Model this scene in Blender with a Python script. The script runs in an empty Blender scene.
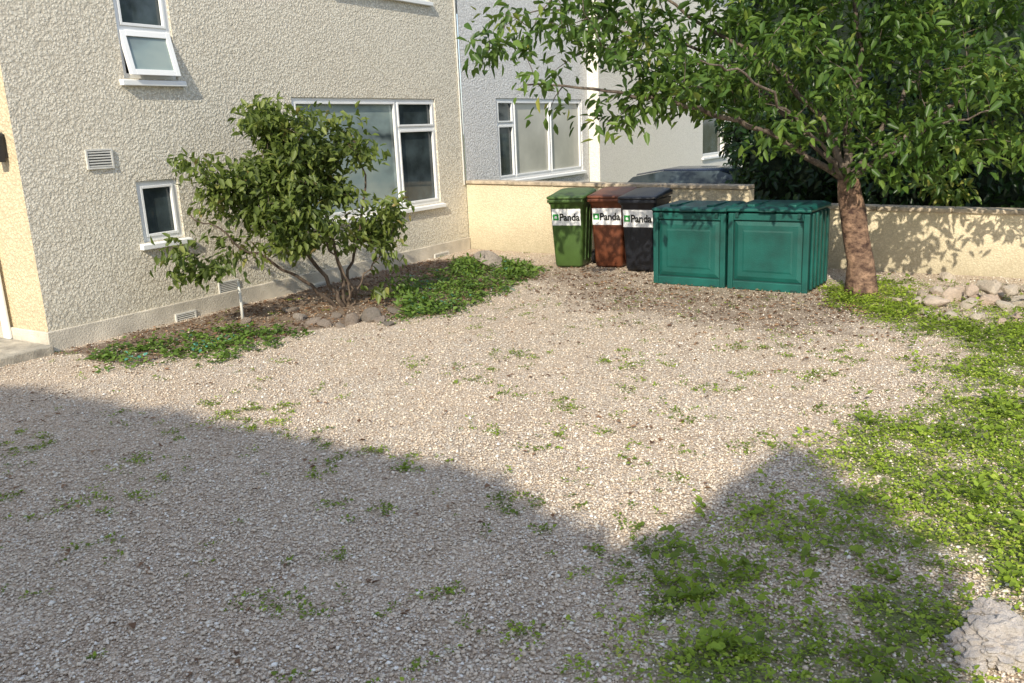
import bpy, math, random, bmesh
import numpy as np
from mathutils import Vector, Matrix, noise as mn
random.seed(7); rng = np.random.default_rng(7)
C = bpy.context.scene.collection
R = math.radians
# ------------------------------------------------------------ camera
F = 850.0; CH = 1.95; PITCH = math.atan(210.5/F); ROLL = 0.045
cd = bpy.data.cameras.new('camera'); cam = bpy.data.objects.new('camera', cd); C.objects.link(cam)
cd.sensor_width = 36; cd.lens = F/1024*36; cd.clip_end = 3000; cd.clip_start = .05
RM = Matrix.Rotation(R(90)-PITCH, 3, 'X') @ Matrix.Rotation(-ROLL, 3, 'Z')
cam.matrix_world = Matrix.Translation((0, 0, CH)) @ RM.to_4x4()
bpy.context.scene.camera = cam
O = Vector((0, 0, CH))
def ray(px, py): return (RM @ Vector((px-512, -(py-341.5), -F))).normalized()
def G(px, py, z=0.0):
    d = ray(px, py); t = (z-CH)/d.z; return O + d*t
def PY(px, py, Y):
    d = ray(px, py); return O + d*(Y/d.y)
def on_plane(px, py, p0, n):
    d = ray(px, py); return O + d*((p0-O).dot(n)/d.dot(n))
# ------------------------------------------------------------ sun + sky
AZ, EL = R(16), R(34)
TS = Vector((-math.sin(AZ)*math.cos(EL), -math.cos(AZ)*math.cos(EL), math.sin(EL)))
sd = bpy.data.lights.new('sun', 'SUN'); sd.energy = 5.0; sd.angle = R(.6); sd.color = (1.0, .92, .76)
so = bpy.data.objects.new('sun', sd); C.objects.link(so); so.rotation_mode = 'QUATERNION'
so.rotation_quaternion = TS.to_track_quat('Z', 'Y'); so.location = (0, -10, 20)
w = bpy.data.worlds.new('World'); bpy.context.scene.world = w; w.use_nodes = True
nt = w.node_tree; nt.nodes.clear()
sk = nt.nodes.new('ShaderNodeTexSky'); sk.sky_type = 'NISHITA'; sk.sun_disc = False
sk.sun_elevation = EL; sk.sun_rotation = R(196)
# constant colour added to the sky as extra fill for shaded areas
sky_fill = nt.nodes.new('ShaderNodeMix'); sky_fill.data_type = 'RGBA'; sky_fill.blend_type = 'ADD'; sky_fill.inputs[0].default_value = 1.0
sky_fill.inputs[7].default_value = (2.2, 2.45, 2.95, 1)
bg = nt.nodes.new('ShaderNodeBackground'); bg.inputs[1].default_value = .15
wo = nt.nodes.new('ShaderNodeOutputWorld'); nt.links.new(sk.outputs[0], sky_fill.inputs[6]); nt.links.new(sky_fill.outputs[2], bg.inputs[0]); nt.links.new(bg.outputs[0], wo.inputs[0])
vs = bpy.context.scene.view_settings; vs.view_transform = 'Standard'; vs.look = 'None'; vs.exposure = 0
# ------------------------------------------------------------ materials
class NT:
    def __init__(s, name):
        s.m = bpy.data.materials.new(name); s.m.use_nodes = True; s.t = s.m.node_tree; s.t.nodes.clear()
        s.out = s.n('ShaderNodeOutputMaterial'); s.b = s.n('ShaderNodeBsdfPrincipled'); s.l(s.b.outputs[0], s.out.inputs[0])
        s.co = s.n('ShaderNodeTexCoord')
    def n(s, k): return s.t.nodes.new(k)
    def l(s, a, b): s.t.links.new(a, b)
    def noise(s, scale, detail=4, rough=.55, coord='Object', vec=None):
        x = s.n('ShaderNodeTexNoise'); x.inputs['Scale'].default_value = scale; x.inputs['Detail'].default_value = detail
        x.inputs['Roughness'].default_value = rough; s.l(vec or s.co.outputs[coord], x.inputs['Vector']); return x
    def vor(s, scale, feature='F1', coord='Object'):
        x = s.n('ShaderNodeTexVoronoi'); x.feature = feature; x.inputs['Scale'].default_value = scale
        s.l(s.co.outputs[coord], x.inputs['Vector']); return x
    def ramp(s, fac, stops, interp='LINEAR'):
        x = s.n('ShaderNodeValToRGB'); x.color_ramp.interpolation = interp; e = x.color_ramp.elements
        while len(e) < len(stops): e.new(.5)
        for q, (p, c) in zip(e, stops): q.position = p; q.color = (*c, 1) if len(c) == 3 else c
        s.l(fac, x.inputs[0]); return x.outputs[0]
    def mix(s, fac, a, b, mode='MIX'):
        x = s.n('ShaderNodeMix'); x.data_type = 'RGBA'; x.blend_type = mode
        for sock, v in ((x.inputs[0], fac), (x.inputs[6], a), (x.inputs[7], b)):
            if hasattr(v, 'links') or hasattr(v, 'is_linked'): s.l(v, sock)
            elif isinstance(v, (int, float)): sock.default_value = v
            else: sock.default_value = (*v, 1)
        return x.outputs[2]
    def math(s, op, a, b=None):
        x = s.n('ShaderNodeMath'); x.operation = op
        for i, v in enumerate((a, b)):
            if v is None: continue
            if isinstance(v, (int, float)): x.inputs[i].default_value = v
            else: s.l(v, x.inputs[i])
        return x.outputs[0]
    def attr(s, name):
        x = s.n('ShaderNodeAttribute'); x.attribute_name = name; return x.outputs['Fac']
    def bump(s, h, dist, strength=1.0, prev=None):
        x = s.n('ShaderNodeBump'); x.inputs['Distance'].default_value = dist; x.inputs['Strength'].default_value = strength
        s.l(h, x.inputs['Height'])
        if prev is not None: s.l(prev, x.inputs['Normal'])
        s.l(x.outputs[0], s.b.inputs['Normal']); return x.outputs[0]
    def base(s, c):
        if isinstance(c, tuple): s.b.inputs['Base Color'].default_value = (*c, 1)
        else: s.l(c, s.b.inputs['Base Color'])
    def rough(s, r): s.b.inputs['Roughness'].default_value = r
def mat_plain(name, c, rough=.5, var=.12, scale=6, bump=0, bscale=80, metal=0):
    m = NT(name); n = m.noise(scale, 5)
    lo = tuple(v*(1-var) for v in c); hi = tuple(min(1, v*(1+var)) for v in c)
    m.base(m.ramp(n.outputs[0], [(.3, lo), (.7, hi)])); m.rough(rough); m.b.inputs['Metallic'].default_value = metal
    if bump: m.bump(m.noise(bscale, 3).outputs[0], bump)
    return m.m
def mat_roughcast(name, c, stain, amt=.35, sc=1.0, depth=.024, low=.25, speck=.62):
    m = NT(name)
    big = m.noise(.9, 6, .6); mid = m.noise(5, 5, .6)
    f = m.ramp(big.outputs[0], [(.42, (0, 0, 0)), (.75, (1, 1, 1))])
    col = m.mix(m.math('MULTIPLY', f, amt), c, stain)
    col = m.mix(m.math('MULTIPLY', mid.outputs[0], .15), col, tuple(v*.62 for v in c))
    v = m.vor(33*sc, 'F1'); v2 = m.vor(70*sc, 'F1'); n1 = m.noise(70*sc, 4, .7)
    h = m.math('ADD', m.math('ADD', m.math('MULTIPLY', m.math('SUBTRACT', 1, v.outputs[0]), .55), m.math('MULTIPLY', m.math('SUBTRACT', 1, v2.outputs[0]), .28)), m.math('MULTIPLY', n1.outputs[0], .55))
    # colour darkens in the hollows of the render
    gr = m.ramp(h, [(.62, (.50, .47, .43)), (.84, (.96, .95, .93)), (1.0, (1, 1, 1))])
    col = m.mix(speck, col, gr, 'MULTIPLY')
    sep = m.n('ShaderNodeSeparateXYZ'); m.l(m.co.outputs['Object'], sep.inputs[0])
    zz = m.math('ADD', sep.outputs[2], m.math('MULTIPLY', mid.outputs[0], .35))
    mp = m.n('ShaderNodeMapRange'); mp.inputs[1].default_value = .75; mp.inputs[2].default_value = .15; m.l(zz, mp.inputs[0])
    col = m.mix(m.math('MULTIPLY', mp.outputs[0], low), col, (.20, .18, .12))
    m.base(col); m.rough(.95)
    m.bump(h, depth, .9)
    return m.m
def mat_leaf(name, stops, rough=.45, trans=.3, tcol=(.25, .4, .06)):
    m = NT(name); a = m.attr('tone'); col = m.ramp(a, stops)
    m.base(col); m.rough(rough); m.b.inputs['Specular IOR Level'].default_value = .35
    t = m.n('ShaderNodeBsdfTranslucent'); m.l(m.mix(.6, col, tcol, 'MIX'), t.inputs[0])
    mx = m.n('ShaderNodeMixShader'); mx.inputs[0].default_value = trans
    m.l(m.b.outputs[0], mx.inputs[1]); m.l(t.outputs[0], mx.inputs[2]); m.l(mx.outputs[0], m.out.inputs[0])
    return m.m
def mat_bark(name, a, b, ring=False):
    m = NT(name); n = m.noise(9, 6, .7)
    mp = m.n('ShaderNodeMapping'); mp.inputs['Scale'].default_value = (7, 7, 15) if ring else (30, 30, 4)
    m.l(m.co.outputs['Object'], mp.inputs[0]); n2 = m.noise(1, 6, .7, vec=mp.outputs[0])
    f = m.math('ADD', m.math('MULTIPLY', n.outputs[0], .6), m.math('MULTIPLY', n2.outputs[0], .4))
    m.base(m.ramp(f, [(.42, a), (.53, tuple((x+y)/2 for x, y in zip(a, b))), (.62, b)])); m.rough(.8)
    m.bump(n2.outputs[0], .03); return m.m
def mat_rock(name, stops, dark=.5, bd=.12, bs=9):
    m = NT(name); oi = m.n('ShaderNodeObjectInfo'); n = m.noise(5, 7, .65)
    c = m.ramp(oi.outputs['Random'], stops)
    c = m.mix(m.ramp(n.outputs[0], [(.35, (0, 0, 0)), (.55, (1, 1, 1))]), m.mix(dark, c, (.16, .13, .10)), c)
    m.base(c); m.rough(.9); m.bump(m.noise(bs, 7, .75).outputs[0], bd, .8); return m.m
def mat_ground():
    m = NT('ground_gravel'); v = m.vor(76); n0 = m.noise(1.1, 5); n1 = m.noise(120, 3)
    sepc = m.n('ShaderNodeSeparateColor'); m.l(v.outputs['Color'], sepc.inputs[0])
    g = m.ramp(sepc.outputs[0], [(0, (.34, .25, .18)), (.3, (.57, .455, .335)), (.6, (.72, .60, .465)), (.85, (.78, .69, .57)), (1, (.90, .85, .76))])
    g = m.mix(m.ramp(v.outputs[0], [(.35, (0, 0, 0)), (.85, (1, 1, 1))]), g, (.28, .21, .15))
    g = m.mix(m.ramp(n0.outputs[0], [(.40, (0, 0, 0)), (.75, (.5, .5, .5))]), g, (.55, .41, .28))
    nz = m.noise(14, 6, .7)
    def thr(a, lo, hi):
        s_ = m.math('ADD', m.attr(a), m.math('MULTIPLY', m.math('SUBTRACT', nz.outputs[0], .5), 1.1))
        mp = m.n('ShaderNodeMapRange'); mp.inputs[1].default_value = lo; mp.inputs[2].default_value = hi; m.l(s_, mp.inputs[0]); return mp.outputs[0]
    soil = m.ramp(m.noise(40, 5, .7).outputs[0], [(.3, (.07, .047, .032)), (.7, (.25, .17, .11))])
    g = m.mix(m.math('MULTIPLY', thr('soil', .28, .85), .82), g, soil)
    moss = m.ramp(m.noise(50, 4).outputs[0], [(.3, (.06, .075, .018)), (.7, (.18, .22, .045))])
    g = m.mix(m.math('MULTIPLY', thr('green', .3, .95), .92), g, moss)
    m.base(g); m.rough(.95)
    b = m.bump(m.math('SUBTRACT', 1, v.outputs[0]), .011, 1.0); m.bump(n1.outputs[0], .004, .8, b)
    return m.m
def mat_gravel():
    m = NT('gravel_stone'); a = m.attr('tone')
    c = m.ramp(a, [(0, (.30, .22, .16)), (.25, (.55, .44, .33)), (.55, (.72, .61, .48)), (.82, (.80, .73, .61)), (1, (.93, .90, .83))])
    m.base(m.mix(m.math('MULTIPLY', m.noise(60, 2).outputs[0], .3), c, (.46, .36, .26))); m.rough(.9); return m.m
def mat_painted_reflections(name):
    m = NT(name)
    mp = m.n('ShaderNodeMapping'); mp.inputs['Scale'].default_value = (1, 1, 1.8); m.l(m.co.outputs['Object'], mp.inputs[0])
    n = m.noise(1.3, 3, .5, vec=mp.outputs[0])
    c = m.ramp(n.outputs[0], [(.30, (.04, .055, .06)), (.38, (.17, .21, .21)), (.5, (.26, .33, .32)), (.7, (.36, .42, .38))])  # pale blind and reflections painted into the opaque pane colour
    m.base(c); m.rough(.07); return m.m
M = {}
M['ground'] = mat_ground(); M['gravel'] = mat_gravel()
M['house'] = mat_roughcast('cream_roughcast', (.95, .89, .75), (.83, .76, .62))
M['house_side'] = mat_roughcast('yellow_roughcast', (.86, .72, .48), (.70, .55, .34), depth=.018, speck=.5)
M['neighbour'] = mat_roughcast('pale_grey_roughcast', (.90, .90, .89), (.76, .76, .76), speck=.5)
M['white_render'] = mat_roughcast('white_roughcast', (.95, .91, .82), (.88, .83, .73), speck=.3)
M['yellow'] = mat_roughcast('yellow_painted_render', (.85, .74, .53), (.60, .50, .34), .6, 1.3, .010, .5, .4)
M['plinth'] = mat_plain('painted_plinth', (.60, .54, .44), .85, .25, 3, .01, 60)
M['concrete'] = mat_plain('weathered_concrete', (.40, .36, .29), .9, .4, 7, .012, 60)
M['coping'] = mat_plain('lichen_coping', (.46, .38, .28), .9, .4, 9, .012, 50)
M['white'] = mat_plain('white_upvc', (.86, .86, .84), .35, .04, 3)
M['glass'] = mat_plain('dark_glass', (.045, .06, .065), .06, .7, 2.2)
M['glass_blind_reflect'] = mat_painted_reflections('glass_painted_reflections')
M['glass_pale'] = mat_plain('glass_with_net', (.50, .49, .42), .12, .15, 1.5)
M['vent'] = mat_plain('vent_grey', (.68, .66, .60), .6, .1)
M['dark'] = mat_plain('dark_plastic', (.02, .02, .022), .45, .2)
M['slate'] = mat_plain('slate', (.07, .07, .08), .7, .3, 12, .01)
M['bin_green'] = mat_plain('bin_green', (.058, .11, .024), .45, .2, 5, .002, 120)
M['bin_brown'] = mat_plain('bin_brown', (.14, .042, .018), .45, .2, 5, .002, 120)
M['bin_black'] = mat_plain('bin_black', (.010, .012, .018), .4, .25, 5, .002, 120)
M['rubber'] = mat_plain('rubber', (.02, .02, .02), .8, .2)
M['sticker'] = mat_plain('sticker_white', (.92, .92, .92), .4, .03, 20)
M['ink'] = mat_plain('ink_black', (.006, .008, .006), .6, .05)
M['logo'] = mat_plain('logo_green', (.02, .33, .05), .5, .05)
M['store'] = mat_plain('teal_plastic', (.003, .080, .064), .5, .38, 2.5, .003, 90)
M['store_dark'] = mat_plain('teal_plastic_dark', (.002, .045, .037), .55, .3, 3, .003, 90)
M['car'] = mat_plain('car_navy', (.012, .02, .045), .2, .1)
M['cherry'] = mat_leaf('cherry_leaf', [(0, (.020, .045, .010)), (.5, (.060, .120, .020)), (.85, (.15, .23, .04)), (1, (.30, .30, .06))], .42, .3)
M['shrub'] = mat_leaf('shrub_leaf', [(0, (.045, .065, .018)), (.5, (.115, .155, .034)), (.85, (.21, .25, .06)), (1, (.33, .24, .09))])
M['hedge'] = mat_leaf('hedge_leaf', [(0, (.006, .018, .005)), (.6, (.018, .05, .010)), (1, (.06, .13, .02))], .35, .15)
M['weed'] = mat_leaf('weed_leaf', [(0, (.10, .15, .02)), (.5, (.26, .37, .035)), (.85, (.40, .50, .06)), (1, (.50, .51, .12))], .6, .35, (.45, .55, .07))
M['bedleaf'] = mat_leaf('bed_leaf', [(0, (.035, .07, .015)), (.6, (.12, .20, .03)), (.88, (.22, .32, .06)), (1, (.10, .32, .24))], .5, .25)
M['deadleaf'] = mat_leaf('dead_leaf', [(0, (.08, .04, .02)), (.5, (.22, .125, .07)), (1, (.40, .27, .16))], .8, .1, (.2, .1, .05))
M['core'] = mat_plain('painted_shade_core', (.008, .018, .006), .95, .4, 6, .05, 12)  # shade inside the bushes put into the colour
M['bark_cherry'] = mat_bark('cherry_bark', (.045, .020, .014), (.38, .235, .15), True)
M['bark_limb'] = mat_bark('limb_bark', (.07, .050, .038), (.25, .20, .155))
M['bark_shrub'] = mat_bark('shrub_bark', (.08, .055, .04), (.24, .18, .13))
M['rock'] = mat_rock('field_stone', [(0, (.58, .48, .37)), (.4, (.76, .66, .52)), (.7, (.70, .52, .40)), (1, (.86, .79, .68))], .3, .06, 12)
M['rock_grey'] = mat_rock('grey_stone', [(0, (.26, .23, .19)), (.5, (.45, .36, .29)), (1, (.52, .45, .38))])
M['rubble'] = mat_rock('white_rubble', [(0, (.70, .62, .56)), (1, (.76, .69, .62))], .35, .10, 16)
# ------------------------------------------------------------ mesh helpers
class MB:
    def __init__(s): s.v = []; s.f = []
    def add(s, v, f):
        o = len(s.v); s.v += [tuple(p) for p in v]; s.f += [tuple(i+o for i in q) for q in f]
    def box(s, x0, x1, y0, y1, z0, z1):
        s.add([(x0,y0,z0),(x1,y0,z0),(x1,y1,z0),(x0,y1,z0),(x0,y0,z1),(x1,y0,z1),(x1,y1,z1),(x0,y1,z1)],
              [(0,3,2,1),(4,5,6,7),(0,1,5,4),(1,2,6,5),(2,3,7,6),(3,0,4,7)])
    def loft(s, rings, cap=True):
        n = len(rings[0]); v = [p for r in rings for p in r]; f = []
        for k in range(len(rings)-1):
            for i in range(n):
                j = (i+1) % n; f.append((k*n+i, k*n+j, (k+1)*n+j, (k+1)*n+i))
        if cap: f.append(tuple(reversed(range(n)))); f.append(tuple(range((len(rings)-1)*n, len(rings)*n)))
        s.add(v, f)
    def tube(s, pts, r0, r1, n=6, jit=0, flare=0):
        pts = [Vector(p) for p in pts]; rings = []; K = len(pts)
        for k, p in enumerate(pts):
            d = (pts[min(k+1, K-1)]-pts[max(k-1, 0)]).normalized()
            a = d.cross(Vector((0.3, 1, .1))).normalized(); b = d.cross(a)
            r = r0+(r1-r0)*k/(K-1)
            if flare and k < 2: r *= 1+flare*(1-k*.6)
            rings.append([p+(a*math.cos(t)+b*math.sin(t))*r*(1+jit*random.uniform(-1, 1)) for t in [2*math.pi*i/n for i in range(n)]])
        s.loft(rings)
    def cyl(s, c, axis, r, h, n=20):
        c = Vector(c); ax = Vector(axis).normalized(); s.tube([c-ax*h/2, c+ax*h/2], r, r, n)
    def build(s, name, mat, parent=None, bevel=0, smooth=False, seg=2):
        me = bpy.data.meshes.new(name); me.from_pydata(s.v, [], s.f); me.validate(); me.update()
        o = bpy.data.objects.new(name, me); C.objects.link(o); me.materials.append(mat)
        if parent: o.parent = parent
        if smooth: me.polygons.foreach_set('use_smooth', [True]*len(me.polygons))
        if bevel:
            b = o.modifiers.new('bevel', 'BEVEL'); b.width = bevel; b.segments = seg; b.limit_method = 'ANGLE'; b.angle_limit = R(35)
        return o
def tag(o, label=None, cat=None, group=None, kind=None):
    if label: o['label'] = label
    if cat: o['category'] = cat
    if group: o['group'] = group
    if kind: o['kind'] = kind
    return o
def empty(name, loc, rz=0):
    o = bpy.data.objects.new(name, None); C.objects.link(o); o.location = loc; o.rotation_euler = (0, 0, rz); o.empty_display_size = .2; return o
def raw(name, V, faces_flat, k, mat, parent=None, attrs=None, smooth=False):
    me = bpy.data.meshes.new(name); nf = len(faces_flat)//k
    me.vertices.add(len(V)); me.vertices.foreach_set('co', np.asarray(V, dtype=np.float32).ravel())
    me.loops.add(len(faces_flat)); me.loops.foreach_set('vertex_index', np.asarray(faces_flat, dtype=np.int32))
    me.polygons.add(nf); me.polygons.foreach_set('loop_start', np.arange(0, nf*k, k, dtype=np.int32))
    if smooth: me.polygons.foreach_set('use_smooth', np.ones(nf, dtype=bool))
    me.update(calc_edges=True); me.validate()
    for a, val in (attrs or {}).items():
        at = me.attributes.new(a, 'FLOAT', 'POINT'); at.data.foreach_set('value', np.asarray(val, dtype=np.float32))
    me.materials.append(mat); o = bpy.data.objects.new(name, me); C.objects.link(o)
    if parent: o.parent = parent
    return o
def nrm(a): return a/np.maximum(np.linalg.norm(a, axis=1, keepdims=True), 1e-9)
def leaves(name, P, D, N, L, W, tone, mat, parent=None):
    P = np.asarray(P, float); D = nrm(np.asarray(D, float)); n = len(P)
    S = nrm(np.cross(D, N)); U = np.cross(S, D); L = L[:, None]; W = W[:, None]
    fold = .22*W
    V = np.stack([P, P+D*L*.33+S*W*.5+U*fold, P+D*L*.7+S*W*.36+U*fold*.5-U*L*.05, P+D*L-U*L*.16,
                  P+D*L*.7-S*W*.36+U*fold*.5-U*L*.05, P+D*L*.33-S*W*.5+U*fold], 1).reshape(-1, 3)
    b = (np.arange(n)*6)[:, None]
    Fc = (b+np.array([0, 1, 2, 3, 0, 3, 4, 5])).ravel()
    return raw(name, V, Fc, 4, mat, parent, {'tone': np.repeat(tone, 6)})
# numpy noise / polygons
def vnoise(x, y, s, seed=0):
    x = x*s; y = y*s; xi = np.floor(x); yi = np.floor(y); fx = x-xi; fy = y-yi; fx = fx*fx*(3-2*fx); fy = fy*fy*(3-2*fy)
    h = lambda a, b: np.modf(np.abs(np.sin(a*127.1+b*311.7+seed*74.7)*43758.5453))[0]
    return (h(xi, yi)*(1-fx)+h(xi+1, yi)*fx)*(1-fy)+(h(xi, yi+1)*(1-fx)+h(xi+1, yi+1)*fx)*fy
def fbm(x, y, s, seed=0): return (vnoise(x, y, s, seed)+.5*vnoise(x, y, s*2.1, seed+1)+.25*vnoise(x, y, s*4.3, seed+2))/1.75
def gpoly(px): return np.array([G(a, b)[:2] for a, b in px])
def sdf(x, y, poly):
    d = np.full(x.shape, 1e9); ins = np.zeros(x.shape, bool); n = len(poly)
    for i in range(n):
        ax, ay = poly[i]; bx_, by_ = poly[(i+1) % n]; ex, ey = bx_-ax, by_-ay
        t = np.clip(((x-ax)*ex+(y-ay)*ey)/(ex*ex+ey*ey+1e-12), 0, 1)
        d = np.minimum(d, np.hypot(x-ax-t*ex, y-ay-t*ey))
        c = ((ay > y) != (by_ > y)) & (x < (bx_-ax)*(y-ay)/((by_-ay) if by_ != ay else 1e-12)+ax); ins ^= c
    return np.where(ins, -d, d)
def sstep(a, b, v): t = np.clip((v-a)/(b-a), 0, 1); return t*t*(3-2*t)
# ------------------------------------------------------------ house frame
A = G(52, 352); HD = R(31.8); U = Vector((math.sin(HD), math.cos(HD), 0)); HN = Vector((math.cos(HD), -math.sin(HD), 0))
def H(px, py):
    p = on_plane(px, py, A, HN)-A; return p.dot(U), p.z
LB = H(470, 250)[0]; Bc = A+U*LB
WR = G(1024, 279); WRd = (WR-Bc).normalized(); WN = Vector((WRd.y, -WRd.x, 0))
def WL(px, py):
    p = on_plane(px, py, Bc, WN)-Bc; return p.dot(WRd), p.z
def wallside(x, y): return (x-Bc.x)*WN.x+(y-Bc.y)*WN.y      # >0 = camera side
def houseside(x, y): return (x-A.x)*HN.x+(y-A.y)*HN.y       # >0 = in front of the house
# ------------------------------------------------------------ ground densities
P_right = gpoly([(815,280),(880,284),(1100,284),(1250,400),(1250,760),(560,760),(590,660),(630,580),(700,520),(780,460),(840,435),(900,400),(945,350),(920,328),(860,318),(825,305)])
P_dense = gpoly([(905,322),(1100,300),(1250,400),(1250,700),(1000,640),(950,600),(920,555),(900,510),(860,460),(845,440),(890,405),(950,362),(955,340)])
P_low = gpoly([(620,760),(640,660),(680,590),(760,560),(840,590),(900,590),(960,620),(1100,700),(1100,760)])
P_tree = gpoly([(820,284),(905,282),(925,300),(905,326),(860,316),(825,304)])
P_bed = gpoly([(60,353),(100,362),(150,364),(215,351),(300,334),(390,319),(450,314),(510,286),(535,272),(520,262),(475,256),(420,262),(300,292)])
P_bedg1 = gpoly([(85,361),(110,368),(150,372),(215,361),(300,345),(315,335),(240,328),(150,342),(100,352)])
P_bedg2 = gpoly([(385,322),(450,319),(518,288),(543,271),(500,260),(460,260),(430,276),(395,296)])
P_brown = gpoly([(545,268),(640,272),(650,284),(810,296),(850,300),(880,312),(800,335),(700,325),(600,305),(555,286)])
P_heap = gpoly([(905,298),(945,284),(1060,280),(1060,322),(1000,326),(920,316)])
def d_right(x, y):
    s = sdf(x, y, P_right)+(fbm(x, y, 1.6, 3)-.5)*1.1; a = sstep(.35, -.55, s)
    s2 = sdf(x, y, P_dense)+(fbm(x, y, 2.2, 5)-.5)*1.0; b = sstep(.35, -.45, s2)
    lo = .62*sstep(.3, -.4, sdf(x, y, P_low)+(fbm(x, y, 2.4, 7)-.5)*.9)*(.35+.65*sstep(.38, .6, fbm(x, y, 5.5, 8)))
    b = np.maximum(b, .9*sstep(.1, -.12, sdf(x, y, P_tree)+(fbm(x, y, 4, 6)-.5)*.3))
    holes = (1-.6*sstep(.54, .70, fbm(x, y, 3.1, 61)))*(.72+.28*sstep(.4, .6, fbm(x, y, 9, 62)))
    return np.clip(a*(.13+.42*sstep(.44, .68, fbm(x, y, 2.6, 9)))+np.maximum(b*holes, lo), 0, 1)*(.6+.4*sstep(-.12, .08, sdf(x, y, P_heap)))
def d_bed(x, y):
    s1 = sdf(x, y, P_bedg1)+(fbm(x, y, 3, 11)-.5)*.4; s2 = sdf(x, y, P_bedg2)+(fbm(x, y, 3, 12)-.5)*.5
    return np.maximum(sstep(.1, -.12, s1), sstep(.1, -.12, s2))*(.25+.75*sstep(.38, .56, fbm(x, y, 4.5, 13)))
P_t1 = gpoly([(150,400),(300,392),(290,432),(170,440)]); P_t2 = gpoly([(320,440),(480,470),(720,470),(760,520),(640,660),(480,560),(330,470)])
P_t3 = gpoly([(20,440),(110,455),(100,540),(20,520)]); P_t4 = gpoly([(400,360),(900,330),(860,440),(700,480),(480,430)]); P_t5 = gpoly([(300,560),(480,600),(470,683),(310,683)])
def d_tuft(x, y):
    n = fbm(x, y, 3.3, 21); n2 = vnoise(x, y, 9, 22)
    z = np.maximum.reduce([sstep(.3, -.2, sdf(x, y, p))*k for p, k in ((P_t1, .9), (P_t2, 1.0), (P_t3, .85), (P_t4, .5), (P_t5, .9))])
    return np.clip(.26*sstep(.46, .66, n)*sstep(.5, .8, n2)+z*sstep(.42, .62, n)*sstep(.4, .75, n2), 0, 1)
def d_soil(x, y):
    return np.clip(sstep(.12, -.1, sdf(x, y, P_bed)+(fbm(x, y, 3, 31)-.5)*.4)+.66*sstep(.9, -.4, sdf(x, y, P_brown)+(fbm(x, y, 2.5, 32)-.5)*.9)+.35*d_right(x, y), 0, 1)
# ------------------------------------------------------------ ground sheet
xs = np.concatenate([[-1500,-400,-100,-40,-18,-10], np.arange(-7, 9.01, .06), [12,20,45,120,400,1500]])
ys = np.concatenate([[-1500,-400,-100,-30,-8,-2], np.arange(1, 15.01, .06), [18,25,45,120,400,1500]])
X, Y = np.meshgrid(xs, ys); X = X.ravel(); Y = Y.ravel()
Z = (fbm(X, Y, .8, 41)-.5)*.02+(fbm(X, Y, 4, 42)-.5)*.012
Z = np.where(wallside(X, Y) < -.12, -.3, Z)
nx, ny = len(xs), len(ys); I, J = np.meshgrid(np.arange(nx-1), np.arange(ny-1)); q = (J*nx+I).ravel()
Fq = np.stack([q, q+1, q+nx+1, q+nx], 1).ravel()
near = (np.abs(X) < 12) & (Y > 0) & (Y < 18)
grn = np.where(near, np.clip(d_right(X, Y)*.95+d_bed(X, Y)*.6+d_tuft(X, Y)*.5, 0, 1), 0); grn = np.where(wallside(X, Y) < -.12, .9, grn)
tag(raw('ground', np.stack([X, Y, Z], 1), Fq, 4, M['ground'], None, {'green': grn, 'soil': np.where(near, d_soil(X, Y), .2)}, True), 'pale gravel ground of the yard with moss and soil patches', 'ground', kind='structure')
def sample(n, x0=-7.5, x1=9, y0=1.6, y1=14.6):
    x = rng.uniform(x0, x1, n); y = rng.uniform(y0, y1, n)
    k = (np.abs(x) < .66*y+.9) & (wallside(x, y) > .02) & (houseside(x, y) > .04); return x[k], y[k]
# gravel stones
x, y = sample(1600000); dens = np.clip((3.4/y)**1.9, 0, 1)*.78
k = rng.random(len(x)) < dens*(1-.75*d_soil(x, y))*(1-.75*d_right(x, y)); x = x[k]; y = y[k]; n = len(x)
oct_ = np.array([(1,0,0),(0,1,0),(-1,0,0),(0,-1,0),(0,0,1),(0,0,-1)], float)
ft = np.array([0,1,4, 1,2,4, 2,3,4, 3,0,4, 1,0,5, 2,1,5, 3,2,5, 0,3,5])
sz = np.clip(rng.lognormal(0, .36, n), .5, 2.3)*.0060; th = rng.uniform(0, 6.28, n)
V = oct_[None]*(1+rng.uniform(-.35, .35, (n, 6, 1)))+rng.uniform(-.25, .25, (n, 6, 3))
V = V*(sz[:, None]*np.stack([rng.uniform(.8, 1.3, n), rng.uniform(.7, 1.1, n), rng.uniform(.5, .85, n)], 1))[:, None, :]
c, s_ = np.cos(th)[:, None], np.sin(th)[:, None]
V = np.stack([V[:, :, 0]*c-V[:, :, 1]*s_, V[:, :, 0]*s_+V[:, :, 1]*c, V[:, :, 2]], 2)
V += np.stack([x, y, sz*.35+(fbm(x, y, .8, 41)-.5)*.02+.003], 1)[:, None, :]
raw('gravel', V.reshape(-1, 3), ((np.arange(n)*6)[:, None]+ft).ravel(), 3, M['gravel'], None, {'tone': np.repeat(np.clip(rng.normal(.52, .24, n), 0, 1), 6)})
tag(bpy.data.objects['gravel'], 'loose pale pinkish gravel spread over the yard', 'gravel', kind='stuff')
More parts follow.
